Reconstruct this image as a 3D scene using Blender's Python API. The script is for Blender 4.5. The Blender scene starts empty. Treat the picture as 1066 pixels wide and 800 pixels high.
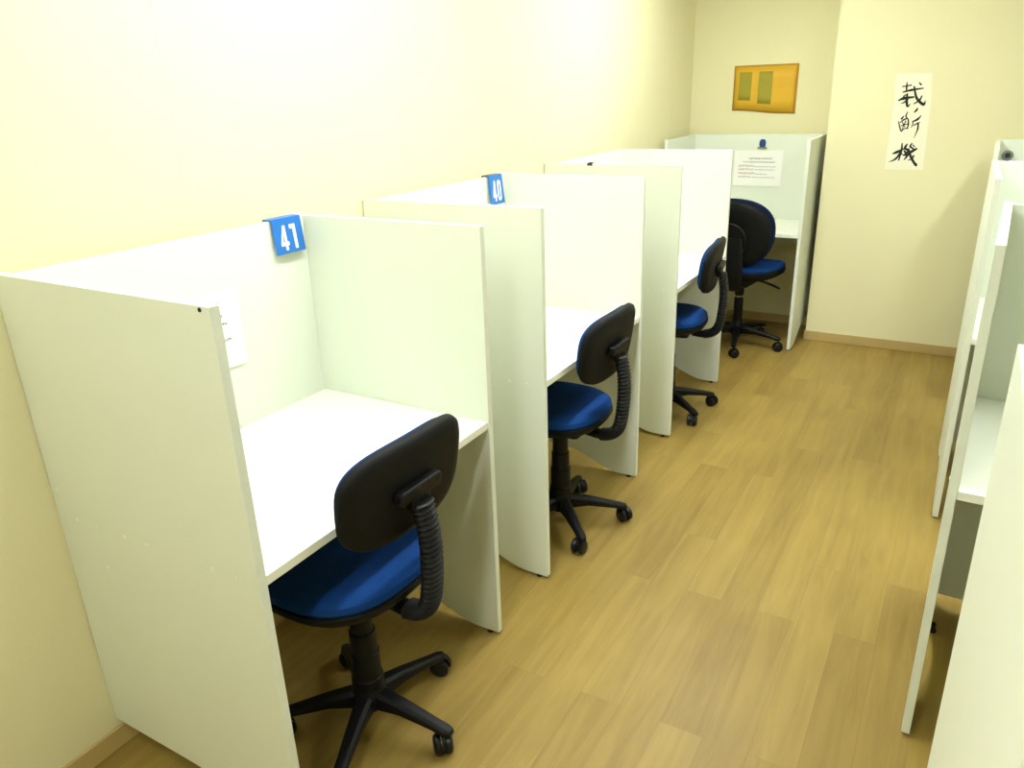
import bpy, bmesh, math, random
from mathutils import Vector, Matrix
random.seed(7)
C = bpy.context.scene.collection
PI = math.pi

# ------------------------------------------------------------------ materials
def mat(name, col, rough=.5, spec=.4, noise=None, bump=None, metal=0.0):
    m = bpy.data.materials.new(name); m.use_nodes = True
    nt = m.node_tree; b = nt.nodes['Principled BSDF']
    b.inputs['Base Color'].default_value = (*col, 1)
    b.inputs['Roughness'].default_value = rough
    b.inputs['Specular IOR Level'].default_value = spec
    b.inputs['Metallic'].default_value = metal
    tc = nt.nodes.new('ShaderNodeTexCoord')
    if noise:
        sc, amt = noise
        n = nt.nodes.new('ShaderNodeTexNoise'); n.inputs['Scale'].default_value = sc; n.inputs['Detail'].default_value = 4
        nt.links.new(tc.outputs['Object'], n.inputs['Vector'])
        mx = nt.nodes.new('ShaderNodeMix'); mx.data_type = 'RGBA'
        mx.inputs['A'].default_value = (*[c*(1-amt) for c in col], 1)
        mx.inputs['B'].default_value = (*[min(1, c*(1+amt)) for c in col], 1)
        nt.links.new(n.outputs['Fac'], mx.inputs['Factor']); nt.links.new(mx.outputs['Result'], b.inputs['Base Color'])
    if bump:
        sc, st = bump
        n = nt.nodes.new('ShaderNodeTexNoise'); n.inputs['Scale'].default_value = sc; n.inputs['Detail'].default_value = 3
        nt.links.new(tc.outputs['Object'], n.inputs['Vector'])
        bp = nt.nodes.new('ShaderNodeBump'); bp.inputs['Strength'].default_value = st; bp.inputs['Distance'].default_value = .002
        nt.links.new(n.outputs['Fac'], bp.inputs['Height']); nt.links.new(bp.outputs['Normal'], b.inputs['Normal'])
    return m

M = {}
M['panel'] = mat('white_melamine', (.76, .80, .68), .42, .35, noise=(3, .015))
M['edge'] = mat('melamine_edge_band', (.80, .81, .67), .45, .35)
M['desk'] = mat('white_desktop', (.84, .86, .74), .40, .35, noise=(3, .01))
M['wall'] = mat('cream_wallpaper', (.80, .755, .47), .9, .1, noise=(2, .02), bump=(160, .25))
M['ceil'] = mat('ceiling_board', (.80, .79, .70), .9, .1, bump=(90, .2))
M['base'] = mat('wood_baseboard', (.50, .365, .145), .5, .3, noise=(8, .08))
M['black'] = mat('black_plastic', (.0030, .0032, .0037), .45, .25, bump=(300, .15))
M['black2'] = mat('black_shell', (.0036, .0040, .0036), .6, .2, bump=(220, .25))
M['rubber'] = mat('black_rubber', (.0030, .0030, .0034), .5, .3)
M['caster'] = mat('caster_nylon', (.0035, .004, .006), .35, .35)
M['blue'] = mat('blue_upholstery', (.0035, .038, .165), .9, .15, noise=(60, .12), bump=(420, .5))
M['navy'] = mat('navy_upholstery', (.004, .011, .040), .9, .15, noise=(60, .12), bump=(420, .5))
M['plaque'] = mat('blue_acrylic', (.012, .16, .55), .35, .5)
M['white'] = mat('white_vinyl', (.86, .88, .86), .5, .3)
M['paper'] = mat('white_paper', (.88, .88, .82), .85, .1)
M['washi'] = mat('calligraphy_paper', (.86, .84, .64), .9, .1, noise=(25, .02))
M['ink'] = mat('sumi_ink', (.02, .022, .018), .7, .2)
M['print'] = mat('grey_print', (.30, .30, .28), .8, .1)
M['redprint'] = mat('red_print', (.50, .26, .22), .8, .1)
M['poster'] = mat('yellow_poster', (.72, .42, .03), .5, .3, noise=(9, .10))
M['posteredge'] = mat('poster_border', (.52, .26, .03), .5, .3)
M['postergreen'] = mat('poster_olive_print', (.36, .31, .04), .6, .2)
M['cap'] = mat('screw_cover', (.88, .88, .74), .4, .4)
M['chrome'] = mat('chrome', (.6, .6, .6), .2, .5, metal=1.0)
M['grey'] = mat('grey_plastic', (.28, .29, .25), .4, .5)
M['dark_metal'] = mat('dark_clip', (.03, .03, .03), .35, .5)
M['screw'] = mat('socket_screw', (.004, .004, .004), .5, .3)
M['lampbody'] = mat('lamp_housing', (.8, .8, .78), .5, .4)

def emis(name, col, st):
    m = bpy.data.materials.new(name); m.use_nodes = True; nt = m.node_tree
    nt.nodes.remove(nt.nodes['Principled BSDF'])
    e = nt.nodes.new('ShaderNodeEmission'); e.inputs[0].default_value = (*col, 1); e.inputs[1].default_value = st
    nt.links.new(e.outputs[0], nt.nodes['Material Output'].inputs[0]); return m
LAMP = 10.2
M['lamp'] = emis('fluorescent_diffuser', (.95, 1.0, 1.02), LAMP)

def floor_material():
    m = bpy.data.materials.new('oak_plank_vinyl'); m.use_nodes = True; nt = m.node_tree; L = nt.links
    b = nt.nodes['Principled BSDF']; b.inputs['Roughness'].default_value = .42; b.inputs['Specular IOR Level'].default_value = .35
    tc = nt.nodes.new('ShaderNodeTexCoord')
    mp = nt.nodes.new('ShaderNodeMapping'); mp.inputs['Rotation'].default_value = (0, 0, PI/2); mp.inputs['Location'].default_value = (.27, .03, 0)
    L.new(tc.outputs['Object'], mp.inputs['Vector'])
    br = nt.nodes.new('ShaderNodeTexBrick'); br.offset = .37; br.offset_frequency = 2
    br.inputs['Scale'].default_value = 1; br.inputs['Brick Width'].default_value = .92; br.inputs['Row Height'].default_value = .115
    br.inputs['Mortar Size'].default_value = .0007; br.inputs['Mortar Smooth'].default_value = .3; br.inputs['Bias'].default_value = 0
    br.inputs['Color1'].default_value = (0, 0, 0, 1); br.inputs['Color2'].default_value = (1, 1, 1, 1); br.inputs['Mortar'].default_value = (.5, .5, .5, 1)
    L.new(mp.outputs[0], br.inputs['Vector'])
    # grain, stretched along the planks
    mg = nt.nodes.new('ShaderNodeMapping'); mg.inputs['Scale'].default_value = (28, 2.2, 1)
    L.new(tc.outputs['Object'], mg.inputs['Vector'])
    off = nt.nodes.new('ShaderNodeVectorMath'); off.operation = 'MULTIPLY_ADD'
    off.inputs[1].default_value = (13, 17, 9); L.new(br.outputs['Color'], off.inputs[0]); L.new(mg.outputs[0], off.inputs[2])
    n1 = nt.nodes.new('ShaderNodeTexNoise'); n1.inputs['Scale'].default_value = 1; n1.inputs['Detail'].default_value = 6; n1.inputs['Roughness'].default_value = .6; n1.inputs['Distortion'].default_value = .6
    L.new(off.outputs[0], n1.inputs['Vector'])
    n2 = nt.nodes.new('ShaderNodeTexNoise'); n2.inputs['Scale'].default_value = 2.3; n2.inputs['Detail'].default_value = 2
    L.new(tc.outputs['Object'], n2.inputs['Vector'])
    cr = nt.nodes.new('ShaderNodeValToRGB'); e = cr.color_ramp.elements
    e[0].position = 0; e[0].color = (.215, .135, .030, 1); e[1].position = 1; e[1].color = (.415, .290, .070, 1)
    a = nt.nodes.new('ShaderNodeMath'); a.operation = 'MULTIPLY'; a.inputs[1].default_value = .30; L.new(br.outputs['Color'], a.inputs[0])
    c = nt.nodes.new('ShaderNodeMath'); c.operation = 'MULTIPLY_ADD'; c.inputs[1].default_value = 1.05; L.new(n1.outputs['Fac'], c.inputs[0]); L.new(a.outputs[0], c.inputs[2])
    d = nt.nodes.new('ShaderNodeMath'); d.operation = 'MULTIPLY_ADD'; d.inputs[1].default_value = .55; L.new(n2.outputs['Fac'], d.inputs[0]); L.new(c.outputs[0], d.inputs[2])
    s = nt.nodes.new('ShaderNodeMath'); s.operation = 'SUBTRACT'; s.inputs[1].default_value = .47; L.new(d.outputs[0], s.inputs[0]); L.new(s.outputs[0], cr.inputs[0])
    dk = nt.nodes.new('ShaderNodeMix'); dk.data_type = 'RGBA'; dk.inputs['B'].default_value = (.22, .13, .04, 1)
    f = nt.nodes.new('ShaderNodeMath'); f.operation = 'MULTIPLY'; f.inputs[1].default_value = .55; L.new(br.outputs['Fac'], f.inputs[0])
    L.new(f.outputs[0], dk.inputs['Factor']); L.new(cr.outputs[0], dk.inputs['A']); L.new(dk.outputs['Result'], b.inputs['Base Color'])
    return m
M['floor'] = floor_material()

def wall_seams(m, pitch=.92, phase=1.287):
    """faint vertical joints between the strips of wallpaper"""
    nt = m.node_tree; L = nt.links; b = nt.nodes['Principled BSDF']
    src = b.inputs['Base Color'].links[0].from_socket
    tc = nt.nodes.new('ShaderNodeTexCoord'); sx = nt.nodes.new('ShaderNodeSeparateXYZ'); L.new(tc.outputs['Object'], sx.inputs[0])
    a = nt.nodes.new('ShaderNodeMath'); a.operation = 'SUBTRACT'; a.inputs[1].default_value = phase - pitch*10; L.new(sx.outputs['Y'], a.inputs[0])
    p = nt.nodes.new('ShaderNodeMath'); p.operation = 'MODULO'; p.inputs[1].default_value = pitch; L.new(a.outputs[0], p.inputs[0])
    lt = nt.nodes.new('ShaderNodeMath'); lt.operation = 'LESS_THAN'; lt.inputs[1].default_value = .0035; L.new(p.outputs[0], lt.inputs[0])
    f = nt.nodes.new('ShaderNodeMath'); f.operation = 'MULTIPLY'; f.inputs[1].default_value = .22; L.new(lt.outputs[0], f.inputs[0])
    mx = nt.nodes.new('ShaderNodeMix'); mx.data_type = 'RGBA'; mx.inputs['B'].default_value = (.45, .38, .2, 1)
    L.new(f.outputs[0], mx.inputs['Factor']); L.new(src, mx.inputs['A']); L.new(mx.outputs['Result'], b.inputs['Base Color'])
M['wall_seamed'] = mat('cream_wallpaper_strips', (.80, .755, .47), .9, .1, noise=(2, .02), bump=(160, .25))
wall_seams(M['wall_seamed'])

# ------------------------------------------------------------------ helpers
def link(name, bm, material, parent=None, smooth=False, bevel=0, loc=None, rot=None):
    bmesh.ops.recalc_face_normals(bm, faces=bm.faces[:])
    me = bpy.data.meshes.new(name); bm.to_mesh(me); bm.free()
    mats = material if isinstance(material, (list, tuple)) else [material]
    for m in mats: me.materials.append(m)
    o = bpy.data.objects.new(name, me); C.objects.link(o)
    if parent: o.parent = parent
    if loc: o.location = loc
    if rot: o.rotation_euler = rot
    if smooth:
        me.polygons.foreach_set('use_smooth', [True]*len(me.polygons))
        try: me.set_sharp_from_angle(angle=math.radians(38))
        except Exception: pass
    if bevel:
        b = o.modifiers.new('bevel', 'BEVEL'); b.width = bevel; b.segments = 2; b.limit_method = 'ANGLE'
    return o
def tag(o, label, cat, group=None):
    o['label'] = label; o['category'] = cat
    if group: o['group'] = group
    return o
def thing(name, label, cat, loc=(0, 0, 0), rz=0, group=None):
    o = bpy.data.objects.new(name, None); C.objects.link(o); o.location = loc; o.rotation_euler = (0, 0, rz)
    o.empty_display_size = .1
    return tag(o, label, cat, group)
def structure(name, bm, material, **k):
    o = link(name, bm, material, **k); o['kind'] = 'structure'; return o
def box(bm, x0, x1, y0, y1, z0, z1, mi=0):
    v = [bm.verts.new((x, y, z)) for z in (z0, z1) for y in (y0, y1) for x in (x0, x1)]
    for q in ((0, 1, 3, 2), (4, 6, 7, 5), (0, 4, 5, 1), (2, 3, 7, 6), (0, 2, 6, 4), (1, 5, 7, 3)):
        f = bm.faces.new([v[i] for i in q]); f.material_index = mi
    return bm
def nb(): return bmesh.new()
def prism(bm, pts, fn, a, b, mi=0):
    """outline pts (2-D) swept between a and b; fn(u, v, w) -> position"""
    lo = [bm.verts.new(fn(u, v, a)) for u, v in pts]; hi = [bm.verts.new(fn(u, v, b)) for u, v in pts]
    n = len(pts)
    fs = [bm.faces.new(lo[::-1]), bm.faces.new(hi)]
    for i in range(n): fs.append(bm.faces.new((lo[i], lo[(i+1) % n], hi[(i+1) % n], hi[i])))
    for f in fs: f.material_index = mi
    return bm
def loft(bm, rings, cap=True, close=True):
    R = [[bm.verts.new(p) for p in r] for r in rings]; n = len(R[0])
    for a, b in zip(R, R[1:]):
        for i in range(n if close else n-1): bm.faces.new((a[i], a[(i+1) % n], b[(i+1) % n], b[i]))
    if cap: bm.faces.new(R[0][::-1]); bm.faces.new(R[-1])
    return bm
def lathe(bm, prof, c=(0, 0, 0), n=28, axis='z'):
    rings = []
    for r, h in prof:
        ring = []
        for i in range(n):
            a = 2*PI*i/n; p = (r*math.cos(a), r*math.sin(a), h)
            if axis == 'x': p = (h, p[0], p[1])
            if axis == 'y': p = (p[0], h, p[1])
            ring.append((c[0]+p[0], c[1]+p[1], c[2]+p[2]))
        rings.append(ring)
    return loft(bm, rings)
def sweep(bm, path, radii, n=14, side=Vector((1, 0, 0))):
    """path of Vectors in a plane whose normal is `side`; radii (across, thick) per point"""
    rings = []
    for i, p in enumerate(path):
        t = (path[min(i+1, len(path)-1)] - path[max(i-1, 0)]).normalized(); nn = side.cross(t).normalized()
        ra, rb = radii[i]
        rings.append([p + side*ra*math.cos(2*PI*k/n) + nn*rb*math.sin(2*PI*k/n) for k in range(n)])
    return loft(bm, rings)
def smooth_path(pts, n):
    """Catmull-Rom through pts"""
    P = [Vector(p) for p in pts]; P = [P[0]*2-P[1]] + P + [P[-1]*2-P[-2]]; out = []
    seg = len(P)-3
    for i in range(n+1):
        t = i/n*seg; k = min(int(t), seg-1); t -= k; a, b, c, d = P[k:k+4]
        out.append(.5*((2*b)+(c-a)*t+(2*a-5*b+4*c-d)*t*t+(3*b-a-3*c+d)*t**3))
    return out
def rrect(x0, x1, y0, y1, r, n=5):
    pts = []
    for cx, cy, a0 in ((x1-r, y1-r, 0), (x0+r, y1-r, 90), (x0+r, y0+r, 180), (x1-r, y0+r, 270)):
        for i in range(n+1):
            a = math.radians(a0+90*i/n); pts.append((cx+r*math.cos(a), cy+r*math.sin(a)))
    return pts

# ------------------------------------------------------------------ room
XL, YF, YA, XP, XR_, YB, ZC = -1.701, 5.0455, 5.362, -.768, 2.3, -1.6, 2.45
structure('floor', box(nb(), XL-.12, XR_+.12, YB-.12, YA+.12, -.1, 0), M['floor'])
structure('ceiling', box(nb(), XL-.12, XR_+.12, YB-.12, YA+.12, ZC, ZC+.1), M['ceil'])
structure('wall_left', box(nb(), XL-.12, XL, YB-.12, YA+.12, 0, ZC), M['wall_seamed'])
structure('wall_alcove', box(nb(), XL, XP, YA, YA+.12, 0, ZC), M['wall'])
structure('wall_far', box(nb(), XP, XR_, YF, YA+.12, 0, ZC), M['wall'])
structure('wall_right', box(nb(), XR_, XR_+.12, YB-.12, YA+.12, 0, ZC), M['wall'])
structure('wall_rear', box(nb(), XL, XR_, YB-.12, YB, 0, ZC), M['wall'])
def board(name, x0, x1, y0, y1):
    structure(name, box(nb(), x0, x1, y0, y1, 0, .06), M['base'], bevel=.003)
t_ = .009
board('baseboard_left', XL, XL+t_, YB, YA)
board('baseboard_alcove', XL+t_, XP, YA-t_, YA)
board('baseboard_far', XP, XR_, YF-t_, YF)
board('baseboard_return', XP-t_, XP, YF-t_, YA-t_)
board('baseboard_right', XR_-t_, XR_, YB, YF-t_)
board('baseboard_rear', XL+t_, XR_-t_, YB, YB+t_)

# ceiling lights (fluorescent fittings running along the aisle)
def ceiling_light(x, y, ln, label, w=.22):
    t = thing('ceiling_light', label, 'light', (x, y, ZC), 0, 'fluorescent fittings on the ceiling')
    b = nb(); prism(b, [(-w/2, 0), (-w/2, -.02), (-w/2+.03, -.05), (w/2-.03, -.05), (w/2, -.02), (w/2, 0)], lambda u, v, q: (u, q, v), -ln/2, ln/2)
    link('housing', b, M['lampbody'], t)
    b = nb(); box(b, -w/2+.035, w/2-.035, -ln/2+.02, ln/2-.02, -.062, -.0505); link('diffuser', b, M['lamp'], t, bevel=.004)
ceiling_light(-.95, 1.65, 1.5, 'fluorescent ceiling light above the nearer left booths')
ceiling_light(-.95, 3.7, 1.25, 'fluorescent ceiling light above the farther left booths')
ceiling_light(.60, 2.9, 1.25, 'fluorescent ceiling light above the right booths')
ceiling_light(-.48, -.45, 1.25, 'fluorescent ceiling light behind the viewer')

# ------------------------------------------------------------------ study booths
TH, H, D = .020, 1.2554, .72
def side_outline(dep, rear=False):
    """side panel outline (y, z): front foot, then a curved cut-out rising to the rear"""
    pts = [(0, .010), (.085, .010)]
    for i in range(1, 9):
        t = i/8; pts.append((.085+(.2 if rear else .26)*t, .010+.080*(t*t*(3-2*t))**.9))
    if rear: pts += [(dep-y, z) for y, z in pts[::-1]] + [(dep, H), (0, H)]
    else: pts += [(dep-.0, .090), (dep, H), (0, H)]
    return pts
def booth(label, loc, rz, w_in, dep, inner, modesty=False, caps_left=(), caps_right=(), group=None, grommet=None, desk_front=.004):
    """local frame: opening at y=0, back towards +y, inner faces of the sides at x = 0 and x = w_in"""
    t = thing('study_booth', label, 'study booth', loc, rz, group)
    ol = side_outline(dep, modesty)
    for x0, caps, out in ((-TH, caps_left, -1), (w_in, caps_right, 1)):
        b = nb(); prism(b, ol, lambda u, v, q: (q, u, v), x0, x0+TH)
        for f in b.faces:                       # light edge banding along the cut edges
            if abs(f.normal.x) < .5: pass
        s = link('side_panel', b, M['panel'], t, bevel=.0012)
        for yy in ((.035, dep-.035) if modesty else (.035,)):
            g = nb(); lathe(g, [(.011, 0), (.011, .006), (.006, .008), (.006, .010)], (x0+TH/2, yy, 0), 14)
            link('foot', g, M['rubber'], s)
        for cy, cz in caps:
            g = nb(); xf = x0 if out < 0 else x0+TH
            lathe(g, [(.0042, 0), (.0040, out*.0008), (.0028, out*.0015)], (xf, cy, cz), 12, 'x'); link('screw_cap', g, M['cap'], s, smooth=True)
    b = nb(); box(b, .0005, w_in-.0005, inner, inner+.018, (.055 if modesty else D-.16), H-.0005); link('back_panel', b, M['panel'], t, bevel=.0012)
    b = nb()
    if grommet: box(b, .0005, w_in-.0005, desk_front, inner-.0005, D-.022, D)
    else: box(b, .0005, w_in-.0005, desk_front, inner-.0005, D-.022, D)
    dk = link('desktop', b, M['desk'], t, bevel=.0015)
    if grommet:
        g = nb(); gx, gy = grommet; lathe(g, [(.018, D), (.020, D+.001), (.020, D+.003), (.013, D+.004), (.012, D+.0015)], (gx, gy, 0), 24)
        link('cable_grommet', g, M['rubber'], dk, smooth=True)
    return t
LG = 'study booths along the left wall'; RG = 'study booths along the right side'
XFR = -1.0415
caps = ((.06, .7105), (.13, .7105), (.335, .705), (.41, .703), (.505, .70), (.505, .597), (.58, .699), (.632, .765))
b41 = booth('nearest left study booth, carrying the number 41', (XFR, .7966+TH, 0), PI/2, 1.6249-.7966-TH, .657, .601,
            caps_left=[(y, z) for y, z in caps], group=None, grommet=(.39, .545))
b40 = booth('middle left study booth, carrying the number 40', (XFR, 1.9515+TH, 0), PI/2, 2.7668-1.9515-TH, .657, .601,
            caps_left=[(.062, .709), (.125, .709)])
b39 = booth('last left study booth against the side wall, behind booth 40', (-1.0486, 3.2205+TH, 0), PI/2, 4.016-3.2205-TH, .650, .594,
            caps_left=[(.061, .717), (.128, .714)])
b38 = booth('study booth facing the viewer in the corner alcove, notice on its back', (-1.6425, 4.7508, 0), 0, .8187, .600, .553)
rb = [('farthest right study booth by the far wall, grey round magnet inside', .079, 4.20, .090, .64),
      ('second right study booth from the far wall', .073, 2.965, .066, .665),
      ('second nearest right study booth, chipped edge, open desk side towards the viewer', .064, 1.775, .090, .650),
      ('nearest right study booth, cut off by the right edge', .083, .46, .084, .635)]
RB = []
for lab, xn, yn, xf, dep in rb:
    rz = -math.atan2(xf-xn, dep)
    RB.append(booth(lab, (xn+TH, yn, 0), rz, .79, dep, dep-.045, modesty=True,
                    caps_left=[(dep-.035, 1.205), (.06, .7105), (.13, .7105)] if yn < 1 else [(.06, .7105)], desk_front=-.02 if yn < 2.5 else -.004))
# chips in the rear edge of the worn panel
rng = random.Random(3); side = [o for o in RB[2].children if o.name.startswith('side_panel')][0]
for z in (.93, .78, .71, .655, .60, .54, .48):
    b = nb(); box(b, -TH-.0018, -TH+.003, .640, .6515, z, z+.008+.01*rng.random()); link('edge_chip', b, M['cap'], side)
g = nb(); lathe(g, [(.012, 0), (.012, .006), (.008, .010), (.008, .028)], (.008, .48, 0), 14); link('foot', g, M['rubber'], side)

# ------------------------------------------------------------------ number plaques
def digit(ch):
    """outlines on a 1 x 2.4 grid, list of convex-ish strokes (quads)"""
    if ch == '4': return [[(.50, 2.4), (.80, 2.4), (.80, 0), (.50, 0)], [(.50, 2.4), (.62, 2.4), (.28, .72), (0, .72)], [(0, .72), (.28, .80), (1.0, .80), (1.0, .45), (0, .45)]]
    if ch == '1': return [[(.42, 2.4), (.78, 2.4), (.78, 0), (.42, 0)], [(.05, 2.4), (.42, 2.4), (.42, 1.98), (.05, 1.98)]]
    if ch == '0': return 'ring'
def plaque(num, label, y0, y1, z0, z1, xb, lean=.10):
    t = thing('number_plaque', label, 'number sign', (xb, (y0+y1)/2, H), 0, None)
    w = y1-y0; h = H+.004-z0
    # local: faces +x, width along y ; plate hangs from the flange
    b = nb(); n = 4
    fn = lambda u, v, q: (.004+q+(-v)*lean, u, v)
    prism(b, [(-w/2, -h+.004), (w/2, -h+.004), (w/2, .0045), (-w/2, .0045)], fn, 0, .003)
    link('plate', b, M['plaque'], t, bevel=.0006)
    b = nb(); box(b, -.026, .0035, -w/2, w/2, .0015, .0045); box(b, -.0265, -.0235, -w/2, w/2, -.02, .0015)
    link('hook', b, M['dark_metal'] if num == '40' else M['plaque'], t)
    sc = h*.70/2.4; sx = w*.27; gap = w*.08
    for k, ch in enumerate(num):
        u0 = (-sx-gap/2) if k == 0 else gap/2
        b = nb(); zb = -h*.86
        g = lambda u, v, q: fn(u0+u*sx, zb+v*sc, q)
        s = digit(ch)
        if s == 'ring':
            o_ = rrect(.02, .98, 0, 2.4, .42, 6); i_ = rrect(.32, .68, .34, 2.06, .17, 6)
            rings = [[g(*p, .0031) for p in o_], [g(*p, .0038) for p in o_], [g(*p, .0038) for p in i_], [g(*p, .0031) for p in i_]]
            loft(b, rings+[rings[0]], cap=False)
        else:
            for i, poly in enumerate(s): prism(b, poly, g, .0031, .0038+.00005*i)
        link('numeral', b, M['white'], t)
XI = XFR-.601
plaque('41', 'bright blue plaque reading 41 hooked over the back of the nearest left booth', 1.496, 1.605, 1.162, 1.2599, XI)
plaque('40', 'blue plaque reading 40 hooked over the back of the middle left booth', 2.632, 2.734, 1.146, 1.2599, XI)

# small black clip standing on booth 39's near panel, and the bumper dot on booth 41's near panel
b = nb(); box(b, -.012, .012, -.003, .023, 0, .004); box(b, -.012, .012, -.0035, -.0008, -.014, 0); prism(b, [(-.008, .004), (.008, .004), (.004, .009), (-.004, .009)], lambda u, v, q: (u, q, v), .002, .018)
_c = link('binder_clip', b, M['dark_metal'], loc=(-1.469, 3.2215, H+.0004)); _c.data.transform(Matrix.Scale(.6, 4, (0, 0, 1)))
tag(_c, 'tiny black clip on the top edge of the third left booth', 'clip')
b = nb(); lathe(b, [(.004, 0), (.004, -.0012), (.002, -.0025)], (0, 0, 0), 14, 'y')
tag(link('bumper_pad', b, M['rubber'], loc=(-1.066, .7965, 1.2485)), 'small black rubber dot near the top corner of the nearest booth panel', 'bumper')
bm_ = nb(); prism(bm_, [(-.016, 0), (.016, 0), (.020, .012), (.020, .034), (.012, .048), (-.012, .048), (-.020, .034), (-.020, .012)], lambda u, v, q: (u, q, v), -.012, 0)
cl = thing('paper_clip_magnet', 'dark blue clip above the notice in the alcove booth', 'clip', (-1.193, 4.7508+.553, 1.176))
link('clip_body', bm_, mat('dark_blue_plastic', (.02, .05, .22), .4, .5), cl, bevel=.003)
b = nb(); box(b, -.030, .030, -.014, -.0005, -.008, -.0005); link('clip_jaw', b, mat('olive_plastic', (.25, .30, .10), .5, .4), cl, bevel=.002)
# grey round magnet in the farthest right booth
zb = RB[0]
mg = thing('round_magnet', 'round grey magnet on the back of the farthest right booth', 'magnet', (.152, 4.794, 1.178))
b = nb(); lathe(b, [(.026, 0), (.026, -.004), (.023, -.008), (.015, -.008), (.013, -.005), (.0125, 0)], (0, 0, 0), 24, 'y'); link('ring', b, M['grey'], mg, smooth=True)
b = nb(); lathe(b, [(.010, 0), (.010, -.006), (.006, -.009)], (.002, 0, -.002), 18, 'y'); link('knob', b, M['dark_metal'], mg, smooth=True)

# ------------------------------------------------------------------ papers
def notice(label, origin, axis, w, h, lines, seed):
    """flat sheet of paper; local x = reading direction, local z up, faces -y"""
    t = thing('paper_notice', label, 'notice', origin, axis)
    b = nb(); n = 8
    top = []; rows = []
    for j in range(7):
        row = []
        for i in range(n+1):
            u = -w/2+w*i/n; v = -h*j/6
            row.append((u, -.0045-.0008*(abs(u)/(w/2))**2*(j/6), v))
        rows.append(row)
    V = [[b.verts.new(p) for p in r] for r in rows]
    for j in range(6):
        for i in range(n): b.faces.new((V[j][i], V[j][i+1], V[j+1][i+1], V[j+1][i]))
    r = random.Random(seed)
    for f in b.faces: f.material_index = 0
    sol = [Vector(v.co) for v in b.verts]
    for (x0, x1, v, hh, kind) in lines:
        x = x0; mi = 1 if kind == 'print' else 2
        while x < x1:
            cw = hh*(.55+.5*r.random())
            for s in range(2):
                a = x+cw*.1*r.random(); z = v+hh*(r.random()-.5)*.8
                box(b, a, min(a+cw*.8, x1), -.0056, -.0012, z-hh*.10, z+hh*.10, mi)
            a = x+cw*r.random()*.7; box(b, a, a+hh*.14, -.0056, -.0012, v-hh*.45, v+hh*.45, mi)
            x += cw*1.08
    link('printed_sheet', b, [M['paper'], M['print'], M['redprint']], t)
notice('white notice inside booth 41, mostly hidden by the near panel', (XI+.0006, 1.215, 1.112), PI/2, .262, .212,
       [(-.10, .06, -.030, .010, 'print'), (-.11, .072, -.068, .008, 'print'), (-.11, .083, -.090, .008, 'print'), (-.11, .090, -.135, .009, 'print'), (-.11, .05, -.165, .007, 'print')], 4)
notice('white notice with red and grey lines on the alcove booth back', (-1.212, 4.7508+.553-.0006, 1.155), 0, .31, .226,
       [(-.060, .085, -.050, .012, 'print'), (-.095, .105, -.073, .010, 'print'), (-.125, -.03, -.098, .012, 'redprint'), (-.025, .115, -.102, .006, 'print'),
        (-.125, -.03, -.120, .012, 'redprint'), (-.025, .105, -.122, .006, 'print'), (-.125, -.02, -.145, .013, 'redprint'), (-.015, .06, -.150, .006, 'print'),
        (-.125, -.04, -.168, .010, 'redprint'), (-.035, .11, -.170, .006, 'print')], 9)

# yellow poster on the alcove wall
t = thing('wall_poster', 'yellow laminated poster on the wall above the alcove booth', 'poster', (-1.222, YA, 1.372))
def sheet(x0, x1, z0, z1, y, n=14, wave=True):
    b = nb(); V = []
    for j in range(5):
        row = []
        for i in range(n+1):
            u = x0+(x1-x0)*i/n; s = (u+.2)/.4; bot = (.028-.026*s+.003*math.sin(s*7)) if wave else 0
            z = z0+(z1-z0)*j/4; row.append(b.verts.new((u, y-.006*abs(math.sin(s*4))*(1-j/4), z+bot*(1-j/4))))
        V.append(row)
    for j in range(4):
        for i in range(n): b.faces.new((V[j][i], V[j][i+1], V[j+1][i+1], V[j+1][i]))
    return b
for nm, bb_, mm in (('border', sheet(-.2, .2, 0, .30, -.0015), 'posteredge'), ('printed_area', sheet(-.190, .186, .012, .29, -.0030), 'poster'),
                    ('printed_block', sheet(-.165, -.085, .065, .26, -.0042), 'postergreen'), ('printed_block', sheet(-.04, .045, .052, .26, -.0042), 'postergreen')):
    o = link(nm, bb_, M[mm], t, smooth=True); s = o.modifiers.new('thick', 'SOLIDIFY'); s.thickness = .0004; s.offset = 0

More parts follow.
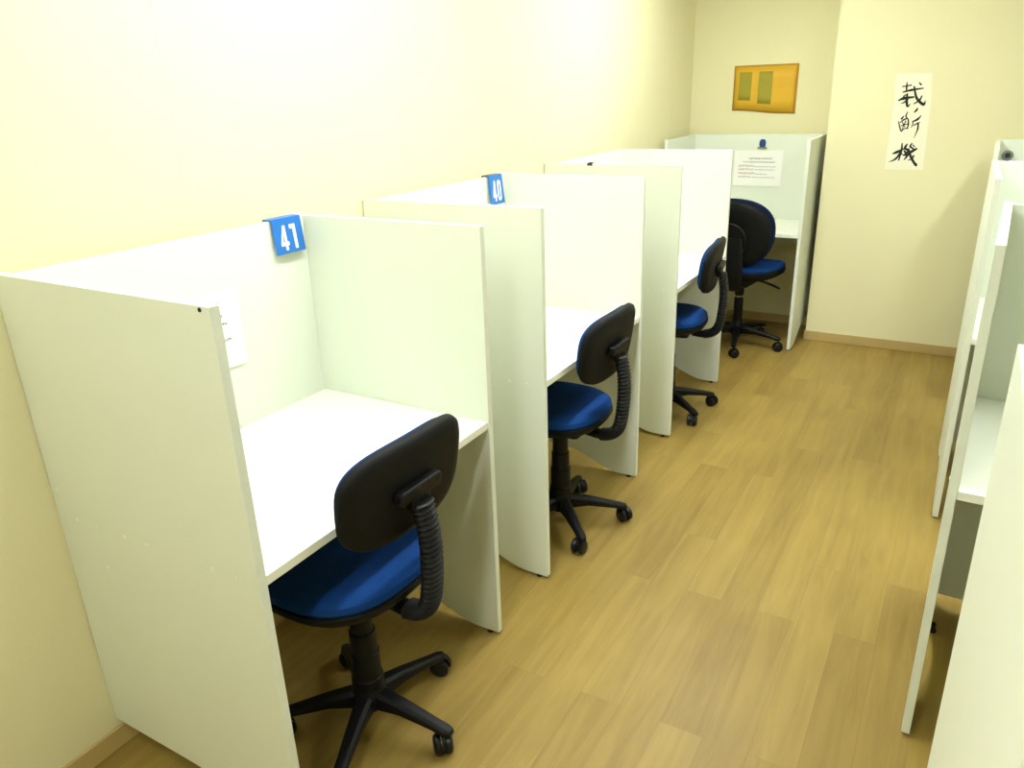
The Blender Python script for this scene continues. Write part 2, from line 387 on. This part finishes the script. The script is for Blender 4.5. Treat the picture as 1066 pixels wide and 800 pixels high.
# calligraphy strip on the far wall
t = thing('calligraphy_strip', 'long white paper strip with black brush calligraphy on far wall', 'calligraphy', (-.341, YF, 1.07))
def W(x, y):            # strip sketch units -> metres on the wall, relative to the strip's foot
    return (5.802e-4*x+8.3e-5*y-.5414+.341, -4.7e-6*x-6.102e-4*y+1.49846-1.07)
b = nb(); q = [W(85, 695), W(430, 690), W(500, 60), W(503, -150), W(195, -150), W(180, 60)]
prism(b, q, lambda u, v, w_: (u, w_, v), -.0012, 0); link('paper_strip', b, M['washi'], t)
b = nb(); seq = [0]
def endchar():
    global b
    o = link('brush_character', b, M['ink'], t); s = o.modifiers.new('thick', 'SOLIDIFY'); s.thickness = .0002; s.offset = 0
    b = nb()
def stroke(pts, ws):
    ws = [w_*1.15 for w_ in ws]
    P = smooth_path([(x, y, 0) for x, y in pts], 8*(len(pts)-1)); n = len(P); L_, R_ = [], []
    for i, p in enumerate(P):
        tt = (P[min(i+1, n-1)]-P[max(i-1, 0)]).normalized(); nn = Vector((-tt.y, tt.x, 0))
        s = i/(n-1)*(len(ws)-1); k = min(int(s), len(ws)-2); w_ = ws[k]+(ws[k+1]-ws[k])*(s-k)
        L_.append(p+nn*w_/2); R_.append(p-nn*w_/2)
    seq[0] += 1; yy = -.0014-.00003*seq[0]
    A = [b.verts.new((W(p.x, p.y)[0], yy, W(p.x, p.y)[1])) for p in L_]; B = [b.verts.new((W(p.x, p.y)[0], yy, W(p.x, p.y)[1])) for p in R_]
    for i in range(n-1): b.faces.new((A[i], A[i+1], B[i+1], B[i]))
# lowest character
stroke([(160, 552), (200, 535), (262, 505)], [8, 22, 10]); stroke([(247, 455), (240, 520), (214, 612)], [10, 18, 10])
stroke([(232, 535), (190, 595), (125, 628)], [14, 16, 3]); stroke([(238, 545), (262, 568)], [12, 4])
stroke([(292, 460), (272, 500), (300, 520), (270, 560)], [10, 22, 16, 18]); stroke([(335, 452), (318, 485), (345, 505), (322, 540)], [8, 16, 12, 16])
stroke([(258, 565), (310, 540), (378, 500)], [12, 26, 14]); stroke([(290, 545), (285, 575), (262, 606)], [16, 16, 6])
stroke([(302, 500), (325, 580), (368, 650), (374, 628)], [12, 22, 20, 3]); stroke([(350, 560), (335, 590), (298, 608)], [14, 10, 6])
stroke([(340, 470), (362, 490)], [12, 5]); stroke([(262, 520), (300, 570)], [14, 20])
endchar()
# middle character
stroke([(296, 178), (280, 215), (290, 232)], [6, 12, 8]); stroke([(262, 215), (238, 245)], [8, 16])
stroke([(216, 262), (224, 310), (236, 350)], [8, 10, 10]); stroke([(228, 275), (262, 248), (296, 240), (300, 290), (290, 325)], [6, 12, 10, 12, 8])
stroke([(232, 302), (292, 285)], [6, 8]); stroke([(238, 352), (262, 328), (300, 322)], [10, 8, 10]); stroke([(248, 268), (272, 315)], [8, 6]); stroke([(280, 255), (246, 330)], [8, 6])
stroke([(384, 145), (372, 165), (350, 186)], [6, 16, 8]); stroke([(412, 212), (380, 245), (336, 266)], [5, 18, 8]); stroke([(338, 262), (340, 285), (326, 318)], [10, 8, 5])
stroke([(344, 300), (378, 280), (404, 268)], [8, 10, 4]); stroke([(386, 272), (382, 330), (350, 408)], [14, 12, 3])
endchar()
# upper character
stroke([(212, 82), (262, 62), (352, 52)], [8, 24, 12]); stroke([(292, 30), (286, 90), (294, 132), (318, 110)], [12, 22, 16, 4])
stroke([(300, 70), (262, 98), (236, 108)], [12, 10, 4]); stroke([(350, -40), (372, 60), (428, 116), (448, 84)], [12, 20, 24, 4])
stroke([(418, 40), (396, 80), (346, 112)], [8, 16, 6]); stroke([(250, 10), (330, -8), (432, -22)], [8, 18, 8])
stroke([(290, -75), (286, -30), (284, 5)], [8, 14, 8]); stroke([(246, -38), (330, -50)], [8, 10]); stroke([(392, -70), (414, -48)], [8, 14]); stroke([(300, 22), (256, 46)], [8, 10])
endchar(); b.free()

# ------------------------------------------------------------------ chairs
def sell(a, b, n, cx=0, cy=0, k=40, taper=0):
    out = []
    for i in range(k):
        t = 2*PI*i/k; c, s = math.cos(t), math.sin(t)
        x = a*abs(c)**(2/n)*(1 if c >= 0 else -1); y = b*abs(s)**(2/n)*(1 if s >= 0 else -1)
        out.append((cx+x*(1+taper*y/b), cy+y))
    return out
def casters(root, n_arm, r, phase, arm_w=.026, hub_r=.045, hub_z=.105):
    b = nb(); lathe(b, [(hub_r*.8, hub_z-.045), (hub_r, hub_z-.03), (hub_r, hub_z+.018), (hub_r*.78, hub_z+.035), (.030, hub_z+.045)], n=26)
    link('hub', b, M['black'], root, smooth=True)
    for k in range(n_arm):
        a = phase+2*PI*k/n_arm
        b = nb(); rings = []
        for s, hw, zt, zb_ in ((.025, .024, hub_z+.018, hub_z-.035), (r*.45, .020, hub_z+.004, hub_z-.028), (r*.85, .016, hub_z-.018, hub_z-.040), (r*1.0, .0165, hub_z-.026, hub_z-.048), (r*1.07, .011, hub_z-.032, hub_z-.048)):
            ch = hw*.45
            rings.append([(s, -hw, zb_), (s, hw, zb_), (s, hw, zt-ch), (s, hw-ch, zt), (s, -hw+ch, zt), (s, -hw, zt-ch)])
        loft(b, rings)
        arm = link('leg', b, M['black'], root, smooth=True, rot=(0, 0, a), bevel=.002)
        # twin wheel caster, trailing sideways
        tw = [.6, -.9, 2.2, 1.3, -2.4][k % 5]
        cs = nb(); cz = .0275
        for sgn in (-1, 1):
            lathe(cs, [(.012, sgn*.005), (.0255, sgn*.006), (.0272, sgn*.010), (.0272, sgn*.019), (.022, sgn*.0235), (.008, sgn*.025)], (0, .0, cz), 22, 'x')
        wheel = link('caster', cs, M['caster'], arm, smooth=True, loc=(r*1.0+.018*math.cos(tw)*.6, .018*math.sin(tw)*.6, 0), rot=(0, 0, tw))
        hd = nb(); prof = [(math.cos(math.radians(q_))*.031, cz+.002+math.sin(math.radians(q_))*.031) for q_ in range(-10, 200, 15)]
        prof_i = [(x*.82, cz+(z-cz)*.82) for x, z in reversed(prof)]
        prism(hd, prof+prof_i, lambda u, v, w_: (w_, u, v), -.0045, .0045)
        lathe(hd, [(.0055, .055), (.0055, .066)], (0, 0, 0), 12)
        # hood over the wheels is fixed to the same arm
        link('caster_hood', hd, M['black'], arm, smooth=True, loc=wheel.location, rot=(0, 0, tw))
def small_chair(label, loc, face, base_phase, seat_z=.50, back=(0, 0, 0), back_tilt=.14, back_turn=0, seat_w=.205):
    """local +y is forward; face = direction faced. seat/back turn together, base turns on its own phase"""
    t = thing('swivel_chair', label, 'office chair', loc, face-PI/2, 'small blue swivel chairs')
    casters(t, 5, .235, base_phase-(face-PI/2))
    b = nb(); lathe(b, [(.042, .130), (.041, .16), (.038, .162), (.0375, .235), (.034, .237), (.0335, .30), (.029, .302), (.0285, seat_z-.075)], n=26); link('column_sleeve', b, M['black'], t, smooth=True)
    b = nb(); prism(b, rrect(-.075, .075, -.105, .10, .02), lambda u, v, q: (u, v, q), seat_z-.085, seat_z-.060)
    link('seat_mechanism', b, M['black'], t, bevel=.004)
    b = nb(); box(b, .06, .17, .02, .032, seat_z-.078, seat_z-.070); prism(b, rrect(.165, .205, .008, .044, .010), lambda u, v, q: (u, v, q), seat_z-.081, seat_z-.067); link('height_lever', b, M['black'], t, bevel=.002)
    # seat: black moulded shell below, blue cushion above
    SA, SB = seat_w, .195
    fl = lambda s, z, ds=0: [(x, y, z+ (-.010 if y > .12 else 0)*((y-.12)/.08 if y > .12 else 0)) for x, y in sell(SA*s, SB*s, 2.6, 0, .015, 44, .04)]
    b = nb(); loft(b, [fl(.62, seat_z-.060), fl(.82, seat_z-.052), fl(.95, seat_z-.038), fl(1.0, seat_z-.022), fl(1.0, seat_z-.012), fl(.97, seat_z-.010)])
    link('seat_shell', b, M['black2'], t, smooth=True)
    b = nb(); loft(b, [fl(.965, seat_z-.0098), fl(.985, seat_z-.002), fl(.97, seat_z+.012), fl(.90, seat_z+.022), fl(.75, seat_z+.027), fl(.45, seat_z+.026), fl(.15, seat_z+.024)])
    link('seat_cushion', b, M['blue'], t, smooth=True)
    # backrest built round its own pivot
    bx, by, bz = 0, -.212, seat_z+.268
    piv = Matrix.Translation((bx, by, bz)) @ Matrix.Rotation(back_turn, 4, 'Z') @ Matrix.Rotation(back_tilt, 4, 'X')
    def bk(s, d, s2=None, lift=0):
        out = []
        for x, z in sell(.201*s, .122*(s2 or s), 3.2, 0, 0, 48, .04):
            out.append(tuple(piv @ Vector((x, d+.55*x*x, z+lift))))
        return out
    b = nb(); loft(b, [bk(.80, -.012), bk(.93, -.009), bk(.985, -.002), bk(1.0, .008), bk(1.0, .013), bk(.97, .015)]); link('backrest_shell', b, M['black2'], t, smooth=True)
    b = nb(); loft(b, [bk(.93, .0152, .915), bk(.945, .019, .925), bk(.93, .030, .91), bk(.86, .038, .83), bk(.68, .042, .64), bk(.4, .043)]); link('backrest_cushion', b, M['blue'], t, smooth=True)
    # bracket on the back
    b = nb()
    prism(b, rrect(-.070, .070, -.017, .017, .012), lambda u, v, q: tuple(piv @ Vector((u, q, v))), -.030, -.008)
    prism(b, rrect(-.030, .030, -.050, -.012, .008), lambda u, v, q: tuple(piv @ Vector((u, q, v))), -.030, -.008)
    br = link('back_bracket', b, M['black'], t, bevel=.004, smooth=True)
    for sx in (-.055, .055):
        b = nb(); prism(b, [(sx+.0065*math.cos(a), 0+.0065*math.sin(a)) for a in [2*PI*i/12 for i in range(12)]], lambda u, v, q: tuple(piv @ Vector((u, q, v))), -.0308, -.0295); link('bolt', b, M['screw'], br)
    # bellows-covered bar
    top = piv @ Vector((0, -.030, -.030))
    pts = smooth_path([(0, -.115, seat_z-.072), (0, -.165, seat_z-.076), (0, -.212, seat_z-.062), (0, -.238, seat_z-.025), (0, -.250, seat_z+.06), (0, -.251, seat_z+.15), tuple(top)], 240)
    rad = []
    for i in range(len(pts)):
        rib = 0 if i < 44 else (0, .0010, .0042, .0056, .0042, .0010)[i % 6]
        w_ = (.024 if i < 44 else .0265)+rib; rad.append((w_, .017+rib))
    b = nb(); sweep(b, pts, rad, 20); link('bellows_cover', b, M['rubber'], t)
    return t
small_chair('black and blue swivel chair pulled up to booth 41, nearest of all', (-1.165, 1.172, 0), PI-.04, math.radians(75), seat_z=.505, seat_w=.217)
small_chair('black and blue swivel chair at booth 40', (-1.172, 2.315, 0), PI-.02, math.radians(27), seat_z=.483)
small_chair('black and blue swivel chair at the third left booth, mostly behind its near panel', (-1.180, 3.55, 0), PI+.11, math.radians(36))

def large_chair(label, loc, face, base_phase):
    t = thing('swivel_chair', label, 'office chair', loc, face-PI/2)
    sz = .50
    casters(t, 5, .265, base_phase-(face-PI/2), hub_r=.042, hub_z=.115)
    b = nb(); lathe(b, [(.028, .15), (.028, .30), (.026, .31)], n=24); link('column_sleeve', b, M['black'], t, smooth=True)
    b = nb(); lathe(b, [(.015, .305), (.015, sz-.07)], n=20); link('gas_cylinder', b, M['chrome'], t, smooth=True)
    b = nb(); lathe(b, [(.024, .322), (.028, .334), (.03, sz-.075)], n=24); link('column_collar', b, M['black'], t, smooth=True)
    b = nb(); prism(b, rrect(-.09, .09, -.14, .10, .025), lambda u, v, q: (u, v, q), sz-.095, sz-.055); link('seat_mechanism', b, M['black'], t, bevel=.006)
    b = nb(); sweep(b, [Vector((.07, .02, sz-.075)), Vector((.14, .02, sz-.080)), Vector((.20, .02, sz-.095)), Vector((.245, .02, sz-.112))], [(.006, .006), (.0055, .0055), (.008, .008), (.006, .006)], 12, Vector((0, 1, 0))); link('height_lever', b, M['black'], t, smooth=True)
    f2 = lambda s, z: [(x, y, z - .05*max(0, y/.23-.55)) for x, y in sell(.235*s, .230*s, 2.6, 0, .04, 48, .05)]
    b = nb(); loft(b, [f2(.60, sz-.058), f2(.85, sz-.050), f2(.97, sz-.032), f2(1.0, sz-.010), f2(.985, sz+.004)]); link('seat_shell', b, M['black2'], t, smooth=True)
    b = nb(); loft(b, [f2(.98, sz+.0045), f2(.99, sz+.015), f2(.96, sz+.030), f2(.86, sz+.040), f2(.5, sz+.038), f2(.15, sz+.034)]); link('seat_cushion', b, M['blue'], t, smooth=True)
    by, bz = -.185, sz+.235
    piv = Matrix.Translation((0, by, bz)) @ Matrix.Rotation(.10, 4, 'X')
    def bk(s, d, sx=1):
        return [tuple(piv @ Vector((x*sx, d+.75*x*x, z))) for x, z in sell(.235*s, .205*s, 2.35, 0, 0, 52, .04)]
    b = nb(); loft(b, [bk(.70, -.034), bk(.84, -.030), bk(.92, -.020), bk(.945, -.006), bk(.94, .004)]); link('backrest_shell', b, M['black2'], t, smooth=True)
    b = nb(); loft(b, [bk(.935, -.004), bk(.985, .002), bk(1.0, .018), bk(.985, .036), bk(.92, .050), bk(.7, .056), bk(.35, .056)]); link('backrest_cushion', b, M['navy'], t, smooth=True)
    # round boss and wide J-shaped support
    b = nb(); prism(b, [(.105*math.cos(2*PI*i/36), -.03+.105*math.sin(2*PI*i/36)) for i in range(36)], lambda u, v, q: tuple(piv @ Vector((u, q, v))), -.048, -.028); link('back_boss', b, M['black'], t, bevel=.006, smooth=True)
    rings = []
    for y, z, hw, th in ((-.238, sz+.22, .085, .012), (-.245, sz+.12, .098, .014), (-.250, sz+.02, .104, .016), (-.240, sz-.05, .104, .018), (-.205, sz-.088, .100, .018), (-.13, sz-.094, .080, .016)):
        rings.append((y, z, hw, th))
    pth = smooth_path([(0, y, z) for y, z, _, _ in rings], 30); rad = []
    for i in range(31):
        s = i/30*5; k = min(int(s), 4); rad.append(tuple(rings[k][j]+(rings[k+1][j]-rings[k][j])*(s-k) for j in (2, 3)))
    b = nb(); sweep(b, pth, rad, 20); link('back_support', b, M['black'], t, smooth=True)
    return t
large_chair('larger swivel chair with rounded back at the alcove booth', (-1.142, 4.765, 0), PI/2-.13, math.radians(-79))

# ------------------------------------------------------------------ camera
cd = bpy.data.cameras.new('camera'); cam = bpy.data.objects.new('camera', cd); C.objects.link(cam)
cd.sensor_fit = 'HORIZONTAL'; cd.sensor_width = 36; cd.lens = 26.9065; cd.clip_start = .02
R_ = Vector((0.86593296, 0.49911895, -0.03225492)); U_ = Vector((-0.15269772, 0.32522731, 0.93322591)); F_ = Vector((-0.47628092, 0.80318582, -0.35783937))
mw = Matrix(((R_.x, U_.x, -F_.x, 0), (R_.y, U_.y, -F_.y, 0), (R_.z, U_.z, -F_.z, 1.5695), (0, 0, 0, 1)))
cam.matrix_world = mw
bpy.context.scene.camera = cam

w = bpy.data.worlds.new('world'); bpy.context.scene.world = w; w.use_nodes = True
w.node_tree.nodes['Background'].inputs[0].default_value = (.9, .88, .75, 1); w.node_tree.nodes['Background'].inputs[1].default_value = .05
vs = bpy.context.scene.view_settings
vs.view_transform = 'Standard'; vs.look = 'None'; vs.gamma = 1; vs.use_curve_mapping = False; vs.exposure = 2.30
